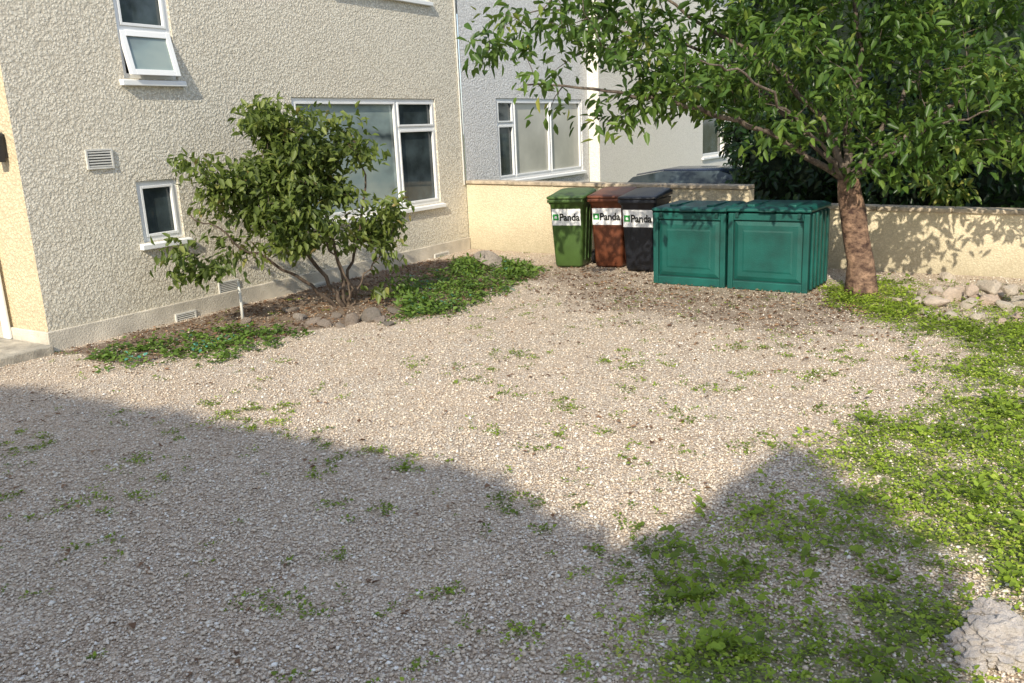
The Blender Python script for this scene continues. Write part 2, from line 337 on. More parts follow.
def cover(name, x, y, per, hmax, lmin, lmax, mat, label, cat, zlift=.0, spread=.035, tone_mu=.5, upright=.6, wr=(.45, .75)):
    n = len(x); x = np.repeat(x, per); y = np.repeat(y, per); h = np.repeat(rng.uniform(.25, 1, n), per)*hmax
    t0 = np.repeat(rng.normal(tone_mu, .16, n), per); m_ = len(x); a = rng.uniform(0, 6.28, m_); r = rng.uniform(0, 1, m_)*spread
    t0 = t0+(fbm(x, y, 1.7, 88)-.5)*.7
    P = np.stack([x+np.cos(a)*r, y+np.sin(a)*r, rng.random(m_)*h+zlift], 1)
    D = np.stack([np.cos(a), np.sin(a), rng.uniform(-.1, 1, m_)*upright*1.5], 1)
    N = np.stack([rng.normal(0, .35, m_), rng.normal(0, .35, m_), np.ones(m_)], 1)
    L = rng.uniform(lmin, lmax, m_); W = L*rng.uniform(*wr, m_)
    return tag(leaves(name, P, D, N, L, W, np.clip(t0+rng.normal(0, .12, m_), 0, 1), mat), label, cat, kind='stuff')
x, y = sample(280000); k = rng.random(len(x)) < d_right(x, y)**1.15*np.clip(1.25-.05*y, .3, 1)*.62
cover('ground_cover', x[k], y[k], 6, .045, .011, .030, M['weed'], 'bright green low weeds spreading over the right side of the gravel', 'weeds', spread=.035, tone_mu=.52)
x, y = sample(70000); k = rng.random(len(x)) < np.clip(d_right(x, y)*.3*(fbm(x, y, 3, 77) > .56), 0, 1)
cover('tall_weeds', x[k], y[k], 7, .13, .03, .058, M['weed'], 'taller leafy weeds standing among the ground cover at right', 'weeds', spread=.05, tone_mu=.30, upright=.9)
x, y = sample(150000); k = rng.random(len(x)) < d_tuft(x, y)*.8
cover('gravel_weeds', x[k], y[k], 6, .022, .011, .027, M['weed'], 'small green weed tufts sprouting through the gravel', 'weeds', spread=.03, tone_mu=.24)
x, y = sample(120000); k = rng.random(len(x)) < d_bed(x, y)*.42
cover('bed_plants', x[k], y[k], 6, .09, .03, .065, M['bedleaf'], 'leafy low plants along the foot of the cream house', 'plants', spread=.07, tone_mu=.55)
x, y = sample(90000); k = rng.random(len(x)) < np.clip(d_soil(x, y)*.42-.25*d_right(x, y)+.012, 0, 1)
cover('fallen_leaves', x[k], y[k], 2, .012, .018, .05, M['deadleaf'], 'brown fallen leaves littering the soil and gravel', 'leaf litter', .008, .05, .45, .15)
# ------------------------------------------------------------ cream house
def wall_holes(mb, x0, x1, z0, z1, holes, dep=.13, y=0):
    xs_ = sorted({x0, x1, *[h[0] for h in holes], *[h[1] for h in holes]}); zs_ = sorted({z0, z1, *[h[2] for h in holes], *[h[3] for h in holes]})
    for a, b in zip(xs_, xs_[1:]):
        for c_, d_ in zip(zs_, zs_[1:]):
            mx, mz = (a+b)/2, (c_+d_)/2
            if any(h[0] < mx < h[1] and h[2] < mz < h[3] for h in holes): continue
            mb.add([(a,y,c_),(b,y,c_),(b,y,d_),(a,y,d_)], [(0,1,2,3)])
    for a, b, c_, d_ in holes:
        mb.add([(a,y,c_),(b,y,c_),(b,y,d_),(a,y,d_),(a,y+dep,c_),(b,y+dep,c_),(b,y+dep,d_),(a,y+dep,d_)], [(0,4,5,1),(1,5,6,2),(2,6,7,3),(3,7,4,0)])
def window(parent, x0, x1, z0, z1, vbars, panes, hbars=(), sill=True, y0=.025, fw=.055, sd_=.06, sideo=.06):
    f = MB(); ya, yb = y0, y0+.06
    f.box(x0, x0+fw, ya, yb, z0, z1); f.box(x1-fw, x1, ya, yb, z0, z1)
    f.box(x0+fw, x1-fw, ya, yb, z0, z0+fw); f.box(x0+fw, x1-fw, ya, yb, z1-fw, z1)
    for v_ in vbars: f.box(v_-fw*.5, v_+fw*.5, ya+.002, yb, z0+fw, z1-fw)
    for a, b, z in hbars: f.box(a+fw*.5, b-fw*.5, ya+.003, yb, z-fw*.5, z+fw*.5)
    fo = f.build('window', M['white'], parent, .006)
    for a, b, c_, d_, mt in panes:
        g = MB(); g.box(a, b, yb-.025, yb-.015, c_, d_); g.build('pane', mt, fo)
        s2 = MB(); e = .03; s2.box(a, a+e, ya-.012, yb-.03, c_, d_); s2.box(b-e, b, ya-.012, yb-.03, c_, d_); s2.box(a+e, b-e, ya-.012, yb-.03, c_, c_+e); s2.box(a+e, b-e, ya-.012, yb-.03, d_-e, d_); s2.build('casement', M['white'], fo, .004)
    if sill:
        s = MB(); s.add([(x0-sideo,-sd_,z0-.075),(x1+sideo,-sd_,z0-.075),(x1+sideo,y0,z0-.075),(x0-sideo,y0,z0-.075),(x0-sideo,-sd_,z0-.02),(x1+sideo,-sd_,z0-.02),(x1+sideo,y0,z0-.003),(x0-sideo,y0,z0-.003)],
              [(0,3,2,1),(4,5,6,7),(0,1,5,4),(1,2,6,5),(2,3,7,6),(3,0,4,7)]); s.build('sill', M['white'], fo, .006)
    return fo
HZ = 5.7
house = empty('rendered_house', A, R(90)-HD); tag(house, 'cream roughcast house on the left with white framed windows and low vents', 'house')
mw = (H(291, 98)[0], H(441, 200)[0], H(425, 205)[1], H(293, 97)[1])
uw = (H(124, 76)[0], H(178, 78)[0], H(150, 79)[1], H(150, 79)[1]+1.4)
sw = (H(138, 200)[0], H(180, 200)[0], H(150, 242)[1], H(142, 181)[1])
rw = (H(330, 5)[0], H(428, 2)[0], H(410, -2)[1], H(410, -2)[1]+1.2)
w_ = MB(); wall_holes(w_, 0, LB-.01, -.3, HZ, [mw, uw, sw, rw]); w_.add([(LB-.01,0,-.3),(LB-.01,8,-.3),(LB-.01,8,HZ),(LB-.01,0,HZ)], [(0,1,2,3)]); w_.build('wall', M['house'], house)
w_ = MB(); w_.add([(0,0,-.3),(0,8,-.3),(0,8,HZ),(0,0,HZ)], [(3,2,1,0)]); w_.add([(0,8,-.3),(LB,8,-.3),(LB,8,HZ),(0,8,HZ)], [(3,2,1,0)]); so_ = w_.build('side_wall', M['house_side'], house); so_['label'] = 'sunny yellow cream side wall at the far left'
r_ = MB(); r_.loft([[(-.2,-.25,HZ),(LB/1,-.25,HZ),(LB,8.25,HZ),(-.2,8.25,HZ)],[(-.2,3.9,HZ+2.4),(LB,3.9,HZ+2.4),(LB,4.1,HZ+2.4),(-.2,4.1,HZ+2.4)]]); r_.build('roof', M['slate'], house)
p_ = MB(); pz = H(52, 331)[1]; p_.box(-.03, LB-.02, -.03, -.001, -.3, pz); p_.box(-.03, -.001, -.001, 8, -.3, pz); p_.build('plinth', M['plinth'], house, .01)
vm = H(400, 150)[0]; hz = H(418, 128)[1]; a0, a1, b0, b1 = mw; e = .055
window(house, *mw, [vm], [(a0+e, vm-e/2, b0+e, b1-e, M['glass_blind_reflect']), (vm+e/2, a1-e, hz+e/2, b1-e, M['glass']), (vm+e/2, a1-e, b0+e, hz-e/2, M['glass'])], [(vm, a1, hz)])
a0, a1, b0, b1 = uw; hz = H(150, 30)[1]
wo_ = window(house, *uw, [], [(a0+e, a1-e, hz+e/2, b1-e, M['glass'])], [(a0, a1, hz)])
cb = MB(); g = MB(); hh = hz-b0-.04; zt = hz-.02
def tilt(x, d, t=.05):
    return (x, .005-math.sin(R(13))*d, zt-math.cos(R(13))*d)
for (xa, xb, da, db) in ((a0+.03, a0+.09, 0, hh), (a1-.09, a1-.03, 0, hh), (a0+.09, a1-.09, 0, .06), (a0+.09, a1-.09, hh-.06, hh)):
    p = [tilt(xa, da), tilt(xb, da), tilt(xb, db), tilt(xa, db)]; q_ = [(x_, y_+.045, z_) for x_, y_, z_ in p]
    cb.add(p+q_, [(0,3,2,1),(4,5,6,7),(0,1,5,4),(1,2,6,5),(2,3,7,6),(3,0,4,7)])
cb.build('open_casement', M['white'], wo_, .004)
g.add([tilt(a0+.09, .06), tilt(a1-.09, .06), tilt(a1-.09, hh-.06), tilt(a0+.09, hh-.06)], [(0,3,2,1)]); go = g.build('pane', M['glass_blind_reflect'], wo_); go.location.y = .02
g = MB(); g.box(a0, a1, .14, .15, b0, hz); g.build('dark_room_sheet', M['dark'], wo_)  # dark sheet added behind the casement for the unlit room
a0, a1, b0, b1 = sw; window(house, *sw, [], [(a0+e, a1-e, b0+e, b1-e, M['glass'])])
a0, a1, b0, b1 = rw; window(house, *rw, [(a0+a1)/2], [(a0+e, (a0+a1)/2-e/2, b0+e, b1-e, M['glass']), ((a0+a1)/2+e/2, a1-e, b0+e, b1-e, M['glass'])])
def vent(px, py, w=.24, h=.15, yo=-.002):
    x_, z_ = H(px, py); f = MB(); t = .018
    f.box(x_-w/2, x_-w/2+t, yo-.02, yo, z_-h/2, z_+h/2); f.box(x_+w/2-t, x_+w/2, yo-.02, yo, z_-h/2, z_+h/2)
    f.box(x_-w/2+t, x_+w/2-t, yo-.02, yo, z_+h/2-t, z_+h/2); f.box(x_-w/2+t, x_+w/2-t, yo-.02, yo, z_-h/2, z_-h/2+t)
    v_ = f.build('vent', M['vent'], house); s = MB(); ns = 6
    for i in range(ns):
        z0 = z_-h/2+t+(h-2*t)*(i+.15)/ns; s.box(x_-w/2+t, x_+w/2-t, yo-.016, yo-.004, z0, z0+(h-2*t)/ns*.55)
    s.build('louvre', M['vent'], v_); b = MB(); b.box(x_-w/2+t, x_+w/2-t, yo-.003, yo-.001, z_-h/2+t, z_+h/2-t); b.build('backing', M['dark'], v_)
vent(99, 159, .30, .2); vent(184, 319, .28, .17, -.031); vent(228, 287, .30, .16); vent(318, 288, .28, .15, -.031); vent(440, 257, .40, .15, -.031)
lx = on_plane(4, 147, A, Vector((-U.x, -U.y, 0)))
lamp = empty('wall_lamp', lx, R(90)-HD); tag(lamp, 'black box wall lamp on the sunny side wall at the left edge', 'lamp')
m_ = MB(); m_.box(-.03, -.002, -.05, .05, -.1, .12); m_.build('back_plate', M['dark'], lamp, .004)
m_ = MB(); m_.loft([[(-.14,-.05,-.14),(-.03,-.05,-.14),(-.03,.05,-.14),(-.14,.05,-.14)],[(-.16,-.065,.1),(-.03,-.065,.1),(-.03,.065,.1),(-.16,.065,.1)],[(-.1,-.02,.16),(-.03,-.02,.16),(-.03,.02,.16),(-.1,.02,.16)]]); m_.build('lantern', M['dark'], lamp, .006)
m_ = MB(); m_.box(-1.6, -.035, -.12, 1.5, -.05, .09); st = m_.build('doorstep', M['concrete'], None, .015); st.location = A; st.rotation_euler.z = R(90)-HD
tag(st, 'worn grey concrete doorstep at the far left corner of the house', 'step')
m_ = MB(); m_.box(-.06, -.032, .62, .74, .09, 2.1); m_.build('door_jamb', M['white'], house, .006)
m_ = MB(); m_.tube([(LB-.09, -.02, 1.1), (LB-.09, -.02, HZ)], .012, .012, 8); m_.build('cable', M['vent'], house)
# ------------------------------------------------------------ neighbouring houses
L2 = H(588, 120)[0]
nb = empty('neighbour_house', A, R(90)-HD); tag(nb, 'pale grey roughcast house adjoining the cream house beyond the boundary wall', 'house')
n1_ = (H(496, 98)[0], H(582, 120)[0], H(500, 181)[1], H(496, 98)[1])
w_ = MB(); wall_holes(w_, LB+.01, L2, -.4, HZ, [n1_]); w_.build('wall', M['neighbour'], nb)
a0, a1, b0, b1 = n1_; v1, v2 = H(515, 130)[0], H(551, 130)[0]; zt_ = b1-.45
window(nb, *n1_, [v1, v2], [(a0+e, v1-e/2, b0+e, zt_-e/2, M['glass']), (a0+e, v1-e/2, zt_+e/2, b1-e, M['glass']), (v1+e/2, v2-e/2, b0+e, b1-e, M['glass_pale']), (v2+e/2, a1-e, b0+e, b1-e, M['glass_pale'])], [(a0, v1, zt_)])
r_ = MB(); r_.loft([[(LB,-.25,HZ+.003),(L2,-.25,HZ+.003),(L2,8.25,HZ+.003),(LB,8.25,HZ+.003)],[(LB,3.9,HZ+2.4),(L2,3.9,HZ+2.4),(L2,4.1,HZ+2.4),(LB,4.1,HZ+2.4)]]); r_.build('roof', M['slate'], nb)
L3 = 23.5
nb2 = empty('white_house', A, R(90)-HD); tag(nb2, 'bright white rendered house far behind the boundary wall and car', 'house')
n2_ = (H(694, 150)[0], H(716, 150)[0], 1.0, 2.3)
w_ = MB(); wall_holes(w_, L2+.02, L3, -.4, HZ, [n2_], y=-.25); w_.add([(L2+.02,-.25,-.4),(L2+.02,0,-.4),(L2+.02,0,HZ),(L2+.02,-.25,HZ)], [(3,2,1,0)]); w_.build('wall', M['white_render'], nb2)
wn = window(nb2, *n2_, [], [(n2_[0]+e, n2_[1]-e, n2_[2]+e, n2_[3]-e, M['glass'])], y0=-.18, sd_=.3)
r_ = MB(); r_.loft([[(L2+.02,-.5,HZ),(L3,-.5,HZ),(L3,8.25,HZ),(L2+.02,8.25,HZ)],[(L2+.02,3.9,HZ+2.4),(L3,3.9,HZ+2.4),(L3,4.1,HZ+2.4),(L2+.02,4.1,HZ+2.4)]]); r_.build('roof', M['slate'], nb2)
# ------------------------------------------------------------ boundary wall
bw = empty('boundary_wall', Bc, math.atan2(WRd.y, WRd.x)); tag(bw, 'low yellow painted boundary wall with stone coping behind the bins', 'wall')
xs1, zt1 = WL(749, 190); zt0 = WL(470, 184)[1]; zr0 = WL(768, 207)[1]; zr1 = WL(1020, 215)[1]; xr1 = WL(1020, 215)[0]
xe = xr1+5; zre = zr1
def slab(mb, x0, x1, ya, yb, za0, za1, zb0, zb1):
    mb.add([(x0,ya,za0),(x1,ya,za1),(x1,yb,za1),(x0,yb,za0),(x0,ya,zb0),(x1,ya,zb1),(x1,yb,zb1),(x0,yb,zb0)], [(0,3,2,1),(4,5,6,7),(0,1,5,4),(1,2,6,5),(2,3,7,6),(3,0,4,7)])
m_ = MB(); slab(m_, .002, xs1, 0, .2, -.5, -.5, zt0, zt1); slab(m_, xs1+.001, xr1, 0, .2, -.5, -.5, zr0, zr1); slab(m_, xr1, xe, 0, .2, -.5, -.5, zr1, zre); m_.build('render_face', M['yellow'], bw)
cp = MB(); k_ = 0; xx = .004
while xx < xe-.05:
    x2 = min(xx+random.uniform(.75, .95), xs1 if xx < xs1-.05 else xe)
    def top(x_): return zt0+(zt1-zt0)*x_/xs1 if x_ <= xs1+1e-6 and xx < xs1-.05 else (zr0+(zr1-zr0)*(x_-xs1)/(xr1-xs1) if x_ < xr1 else zr1)
    dz = random.uniform(.001, .006); slab(cp, xx+.004, x2-.004, -.035, .235, top(xx)+dz, top(x2)+dz, top(xx)+.055+dz, top(x2)+.055+dz); xx = x2 if x2 < xs1-.01 or x2 > xs1+.01 else xs1+.003
cp.build('coping', M['coping'], bw, .012)
# ------------------------------------------------------------ wheelie bins
def rrect(hw, y0, y1, z, r=.05, n=4):
    pts = []; cs = [(hw-r, y0+r, -90), (hw-r, y1-r, 0), (-hw+r, y1-r, 90), (-hw+r, y0+r, 180)]
    for cx, cy, a0 in cs:
        for i in range(n+1):
            a = R(a0+90*i/n); pts.append(Vector((cx+r*math.cos(a), cy+r*math.sin(a), z)))
    return pts
def text_mesh(body, size, fn, name, mat, parent):
    cu = bpy.data.curves.new('t', 'FONT'); cu.body = body; cu.size = size; cu.align_x = 'LEFT'; cu.offset = .0045
    o = bpy.data.objects.new('t', cu); C.objects.link(o); bpy.context.view_layer.update()
    me = bpy.data.meshes.new_from_object(o.evaluated_get(bpy.context.evaluated_depsgraph_get())); bpy.data.objects.remove(o)
    xm = max(v_.co.x for v_ in me.vertices)
    for v_ in me.vertices: v_.co = fn(v_.co.x/xm, v_.co.y)
    me.materials.clear(); me.materials.append(mat); me.name = name; t = bpy.data.objects.new(name, me); C.objects.link(t); t.parent = parent; return t
def wheelie_bin(loc, rz, mat, lidmat, label, sc=1.0, sx=0.0):
    b = empty('wheelie_bin', loc, rz); tag(b, label, 'bin', 'wheelie bins lined up along the wall'); b.scale = (sc, sc, sc)
    fy = lambda z: -.02-.055*z
    by = lambda z: .44+.09*z
    hw = lambda z: .195+.052*z
    m_ = MB(); zs_ = [.0, .03, .3, .6, .86, .87, .93, .94]; rings = []
    for z in zs_:
        ex = .014 if z >= .87 else (0 if z > .01 else -.012); rings.append(rrect(hw(z)+ex, fy(z)-ex, by(z)+ex, z+.02))
    m_.loft(rings); m_.build('body', mat, b, 0, True)
    for s in (-1, 1):
        for yy in (.1, .25, .38):
            m_ = MB(); m_.add([(s*(hw(.1)+.0), yy, .1), (s*(hw(.1)), yy+.03, .1), (s*(hw(.84)), yy+.03, .84), (s*hw(.84), yy, .84),
                    (s*(hw(.1)+.012), yy+.005, .11), (s*(hw(.1)+.012), yy+.025, .11), (s*(hw(.84)+.012), yy+.025, .83), (s*(hw(.84)+.012), yy+.005, .83)],
                   [(4,5,6,7),(0,1,5,4),(1,2,6,5),(2,3,7,6),(3,0,4,7)])
            m_.build('moulded_rib', mat, b)
    m_ = MB(); m_.box(-hw(.9)-.012, hw(.9)+.012, fy(.93)-.05, fy(.93)-.016, .915, .955); m_.build('lifting_comb', mat, b, .008)
    lid = MB(); rr = []
    for zf, zb, ex in ((.962, .985, .028), (.99, 1.035, .03), (1.0, 1.06, .0), (1.005, 1.07, -.06)):
        ring = rrect(hw(.95)+ex, fy(.95)-.02-ex, by(.95)+.02+ex*.3, 0, .06)
        y0_, y1_ = fy(.95), by(.95); rr.append([Vector((p.x, p.y, zf+(zb-zf)*(p.y-y0_)/(y1_-y0_))) for p in ring])
    lid.loft(rr); lid.build('lid', lidmat, b, 0, True)
    h = MB(); h.tube([(-.19, .56, .93), (-.19, .6, .96), (.19, .6, .96), (.19, .56, .93)], .014, .014, 8); h.build('handle', mat, b)
    for s in (-1, 1):
        wh = MB(); wh.cyl((s*.24, .47, .1), (1, 0, 0), .1, .05, 24); wo2 = wh.build('wheel', M['rubber'], b, .01)
        hb = MB(); hb.cyl((s*.267, .47, .1), (1, 0, 0), .055, .012, 16); hb.build('hub', M['bin_black'], wo2)
    ax = MB(); ax.cyl((0, .47, .1), (1, 0, 0), .012, .4, 8); ax.build('axle', M['dark'], b)
    z0, z1, x0, x1 = .60, .825, -.205, .205; yo = lambda z: fy(z-.02)-.004
    st_ = MB(); st_.add([(x0,yo(z0),z0),(x1,yo(z0),z0),(x1,yo(z1),z1),(x0,yo(z1),z1)], [(0,1,2,3)]); so2 = st_.build('sticker', M['sticker'], b)
    f = lambda px_, pz_: Vector((px_, yo(pz_)-.002, pz_))
    text_mesh('Panda', .135, lambda u, v_: f(x0+.105+u*.292, z0+.066+v_), 'lettering', M['ink'], so2)
    em = MB(); cx, cz = x0+.055, z0+.112; r = .042
    em.add([f(cx+dx, cz+dz) for dx, dz in ((-r,-r),(r,-r),(r,r),(-r,r))], [(0,1,2,3)]); em.build('emblem', M['logo'], so2)
    f2 = lambda px_, pz_: Vector((px_, yo(pz_)-.003, pz_)); em = MB()
    em.add([f2(cx+dx*.018, cz-.004+dz*.020) for dx, dz in ((-1,-.8),(1,-.8),(1,.3),(.7,1),(-.7,1),(-1,.3))], [(0,1,2,3,4,5)]); em.build('emblem_face', M['sticker'], so2)
    return b
WA = math.atan2(WRd.y, WRd.x)
wheelie_bin(G(569, 268), WA+R(14), M['bin_green'], M['bin_green'], 'green wheelie bin, leftmost of the three, with white sticker', 1.03)
wheelie_bin(G(609, 268), WA+R(10), M['bin_brown'], M['bin_brown'], 'reddish brown wheelie bin between the green and black bins', 1.03)
wheelie_bin(G(640, 272), WA+R(6), M['bin_black'], M['bin_black'], 'black wheelie bin next to the teal storage box', 1.03)
# ------------------------------------------------------------ storage boxes
def storage(p0, p1, depth, hgt, label, side, dy=0):
    d = (p1-p0); w = d.length; b = empty('storage_box', p0, math.atan2(d.y, d.x)); tag(b, label, 'storage box')
    m_ = MB(); m_.loft([[(0.015,.015,0),(w-.015,.015,0),(w-.015,depth-.015,0),(.015,depth-.015,0)],[(0.015,.03,hgt-.08),(w-.015,.03,hgt-.08),(w-.015,depth-.02,hgt-.08),(.015,depth-.02,hgt-.08)]]); m_.build('body', M['store_dark'], b, .012)
    fr = MB()
    z0, z1 = .05, hgt-.12; fr.box(.01, .075, -.012, .02, .0, z1+.03); fr.box(w-.075, w-.01, -.012, .02, .0, z1+.03); fr.box(.075, w-.075, -.01, .02, z1-.05, z1+.03); fr.box(.075, w-.075, -.01, .02, .0, .1)
    fr.build('front_frame', M['store'], b, .008)
    dr = MB(); xa, xb, za, zb = .09, w-.09, .115, z1-.065; i = .045
    dr.add([(xa,.010,za),(xb,.010,za),(xb,.010,zb),(xa,.010,zb),(xa+i,-.008,za+i),(xb-i,-.008,za+i),(xb-i,-.008,zb-i),(xa+i,-.008,zb-i)], [(4,5,6,7),(0,1,5,4),(1,2,6,5),(2,3,7,6),(3,0,4,7)])
    do = dr.build('door_panel', M['store'], b, .006)
    ln = MB(); j = .1
    ln.add([(xa+j,-.0095,za+j),(xb-j,-.0095,za+j),(xb-j,-.0095,zb-j),(xa+j,-.0095,zb-j),(xa+j+.02,-.014,za+j+.02),(xb-j-.02,-.014,za+j+.02),(xb-j-.02,-.014,zb-j-.02),(xa+j+.02,-.014,zb-j-.02)], [(4,5,6,7),(0,1,5,4),(1,2,6,5),(2,3,7,6),(3,0,4,7)]); ln.build('raised_panel', M['store'], do, .003)
    lid = MB(); o = .025; zl = hgt-.07
    lid.loft([[(-.005,-o,zl),(w+.005,-o,zl),(w+.005,depth+o*.5,zl),(-.005,depth+o*.5,zl)],[(-.005,-o,zl+.032),(w+.005,-o,zl+.032),(w+.005,depth+.012,zl+.036),(-.005,depth+.012,zl+.036)],
              [(.05,.04,zl+.05),(w-.05,.04,zl+.05),(w-.05,depth-.05,zl+.07),(.05,depth-.05,zl+.07)]]); lo = lid.build('lid', M['store'], b, .01)
    for t in (.25, .75):
        rb = MB(); rb.box(w*t-.05, w*t+.05, .08, depth-.1, zl+.045, zl+.075); rb.build('lid_rib', M['store'], lo, .01)
    hd = MB(); hd.tube([(w*.5-.09,-o-.004,zl+.01),(w*.5-.09,-o-.035,zl+.01),(w*.5+.09,-o-.035,zl+.01),(w*.5+.09,-o-.004,zl+.01)], .009, .009, 8); hd.build('handle', M['store_dark'], b)
    for hx in (.12, w-.12):
        lt = MB(); lt.box(hx-.02, hx+.02, -.03, -.008, zl-.07, zl-.012); lt.build('latch', M['store_dark'], b, .005)
    if side:
        for t in np.linspace(.08, depth-.12, 5):
            sr = MB(); sr.box(w-.016, w+.014, t, t+.06, .03, zl-.02); sr.build('side_rib', M['store'], b, .01)
    for hx in (.14, w-.2):
        ft_ = MB(); ft_.box(hx, hx+.07, -.018, .012, -.005, .03); ft_.build('foot', M['store_dark'], b, .006)
    return b
q0, q1, q2 = G(653, 283), G(727, 288), G(808, 294)
q1 = q0+(q2-q0)*((q1-q0).dot(q2-q0)/(q2-q0).length_squared)
dirn = (q2-q0).normalized()
storage(q0, q1-dirn*.012, .72, .98, 'teal green plastic storage box beside the black bin, left of the pair', False)
storage(q1, q2, .78, .99, 'larger teal green plastic storage box nearest the tree, ribbed side showing', True)
# ------------------------------------------------------------ trees and shrubs
def ellips(lst, n, seed, gap=.36, ok=None):
    r = np.random.default_rng(seed); vol = np.array([e_[1][0]*e_[1][1]*e_[1][2] for e_ in lst]); pr = vol/vol.sum(); out = []
    while len(out) < n:
        c_, rad = lst[r.choice(len(lst), p=pr)]; d = r.normal(size=3); d /= np.linalg.norm(d); rr = r.random()**.45
        p = Vector(c_)+Vector([d[i]*rad[i]*rr for i in range(3)])
        if mn.noise(Vector((p.x*1.5, p.y*1.5, p.z*2.4))+Vector((seed, 0, 0))) < gap-.55: continue
        if ok and not ok(p): continue
        out.append(p)
    return out
def foliage_tree(name, label, cat, base, limbs, clusters, leafmat, barkmat, limbmat, trunk, lmin, lmax, wr, per, rad, tone_mu, droop=.5, twig=.012, tr=(.18, .12), ok=None):
    t = empty(name, base); tag(t, label, cat); b = Vector(base)
    if trunk:
        m_ = MB(); m_.tube([p-b for p in trunk], tr[0], tr[1], 12, .07, .25); m_.build('trunk', barkmat, t, 0, True)
    nodes = []; m_ = MB()
    for pts, r0, r1 in limbs:
        fine = []
        for i in range(len(pts)-1):
            for k_ in range(5):
                p = pts[i].lerp(pts[i+1], k_/5); fine.append(p+Vector((random.gauss(0, .018), random.gauss(0, .018), random.gauss(0, .018))) if (i or k_) else p)
        fine.append(pts[-1]); m_.tube([p-b for p in fine], r0, r1, 8, .06); nodes += fine[3:]
    nodes = [tuple(n_) for n_ in nodes]; root = np.array(limbs[0][0][0])
    clusters = sorted(clusters, key=lambda p: (p-Vector(root)).length); P = []; D = []; T = []
    for c_ in clusters:
        NA = np.array(nodes); dd = np.linalg.norm(NA-np.array(c_), axis=1); i = int(np.argmin(dd)); a = Vector(nodes[i]); L_ = dd[i]
        mid = a.lerp(c_, .5)+Vector((random.gauss(0, .05), random.gauss(0, .05), random.uniform(0, .1)))*min(1, L_)
        pts = [a, a.lerp(mid, .5), mid, mid.lerp(c_, .6), c_]
        r = twig*min(1.2, .35+L_); m_.tube([p-b for p in pts], r, r*.35, 5); nodes += [tuple(mid), tuple(pts[3]), tuple(c_)]
        tone = random.gauss(tone_mu, .12)
        td = (c_-a).normalized() if L_ > 1e-3 else Vector((0, 0, 1))
        for _ in range(per):
            u = random.random(); g3 = [random.gauss(0, rad) for _ in range(3)]; p = mid.lerp(c_, .2+.8*u)+Vector((g3[0]*1.25, g3[1]*1.25, g3[2]*.7))
            if ok and not ok(p): continue
            d = td*.5+Vector([random.gauss(0, .6) for _ in range(3)])+Vector((0, 0, -droop)); P.append(p-b); D.append(d); T.append(tone+random.gauss(0, .14))
    m_.build('branches', limbmat, t, 0, True)
    n = len(P); L = rng.uniform(lmin, lmax, n); N = np.stack([rng.normal(0, .5, n), rng.normal(-.2, .5, n), np.ones(n)], 1)
    leaves('crown', np.array([tuple(p) for p in P]), np.array([tuple(p) for p in D]), N, L, L*rng.uniform(*wr, n), np.clip(np.array(T), 0, 1), leafmat, t)
    return t
# cherry
cb_ = G(861, 293)
trunk = [cb_+Vector((0, 0, -.08)), cb_+Vector((0, 0, .06)), PY(860, 262, cb_.y), PY(856, 235, cb_.y), PY(853, 212, cb_.y), PY(850, 196, cb_.y), PY(848, 178, cb_.y)]
fk = trunk[-1]-Vector((0, 0, .05)); y0 = cb_.y
def LP(*q_): return [fk]+[PY(a, b, y0+c_) for a, b, c_ in q_]
limbs = [(LP((800,150,-.1),(740,118,-.3),(670,103,-.5),(590,88,-.6),(525,85,-.7)), .038, .008),
         (LP((822,120,0),(770,62,.1),(700,22,.2),(640,-20,.2)), .042, .011), (LP((850,120,.1),(862,50,.2),(850,-60,.2)), .055, .016),
         (LP((885,150,.1),(935,112,.2),(1000,80,.3),(1080,60,.3)), .038, .011), (LP((870,150,.2),(905,90,.5),(960,20,.9),(1000,-60,1)), .038, .011),
         (LP((825,150,-.3),(790,110,-.8),(745,75,-1.3),(700,60,-1.6)), .024, .007), (LP((835,140,.4),(760,90,1),(690,60,1.4),(620,30,1.5)), .030, .008),
         (LP((880,160,-.3),(930,130,-.8),(990,110,-1.2)), .024, .007), (LP((800,130,.2),(720,60,.3),(620,20,.2),(540,10,0)), .028, .007)]
el = [(PY(552,58,y0-.4),(.74,.8,.55)),(PY(600,10,y0-.3),(1.1,1,.7)),(PY(640,68,y0-.4),(.9,1,.66)),(PY(720,66,y0-.3),(1.1,1.3,.78)),(PY(800,66,y0),(1.2,1.5,.95)),(PY(880,80,y0),(1.3,1.5,1.1)),(PY(970,85,y0),(1.3,1.5,1.05)),
      (PY(1060,60,y0),(1.2,1.5,1.2)),(PY(720,-50,y0),(2.2,1.6,.9)),(PY(930,-60,y0),(2.1,1.6,.9)),(PY(628,112,y0-.5),(.40,.5,.30)),(PY(510,60,y0-.4),(.33,.4,.6)),
      (PY(790,140,y0-.5),(.5,.5,.28)),(PY(895,150,y0-.5),(.55,.5,.32)),(PY(985,150,y0-.4),(.6,.5,.35))]
cl = ellips(el, 620, 3, .56)
foliage_tree('cherry_tree', 'large cherry tree with reddish peeling trunk and spreading green crown', 'tree', cb_, limbs, cl, M['cherry'], M['bark_cherry'], M['bark_limb'], trunk, .10, .165, (.34, .44), 21, .10, .52, .35, .009, (.158, .115))
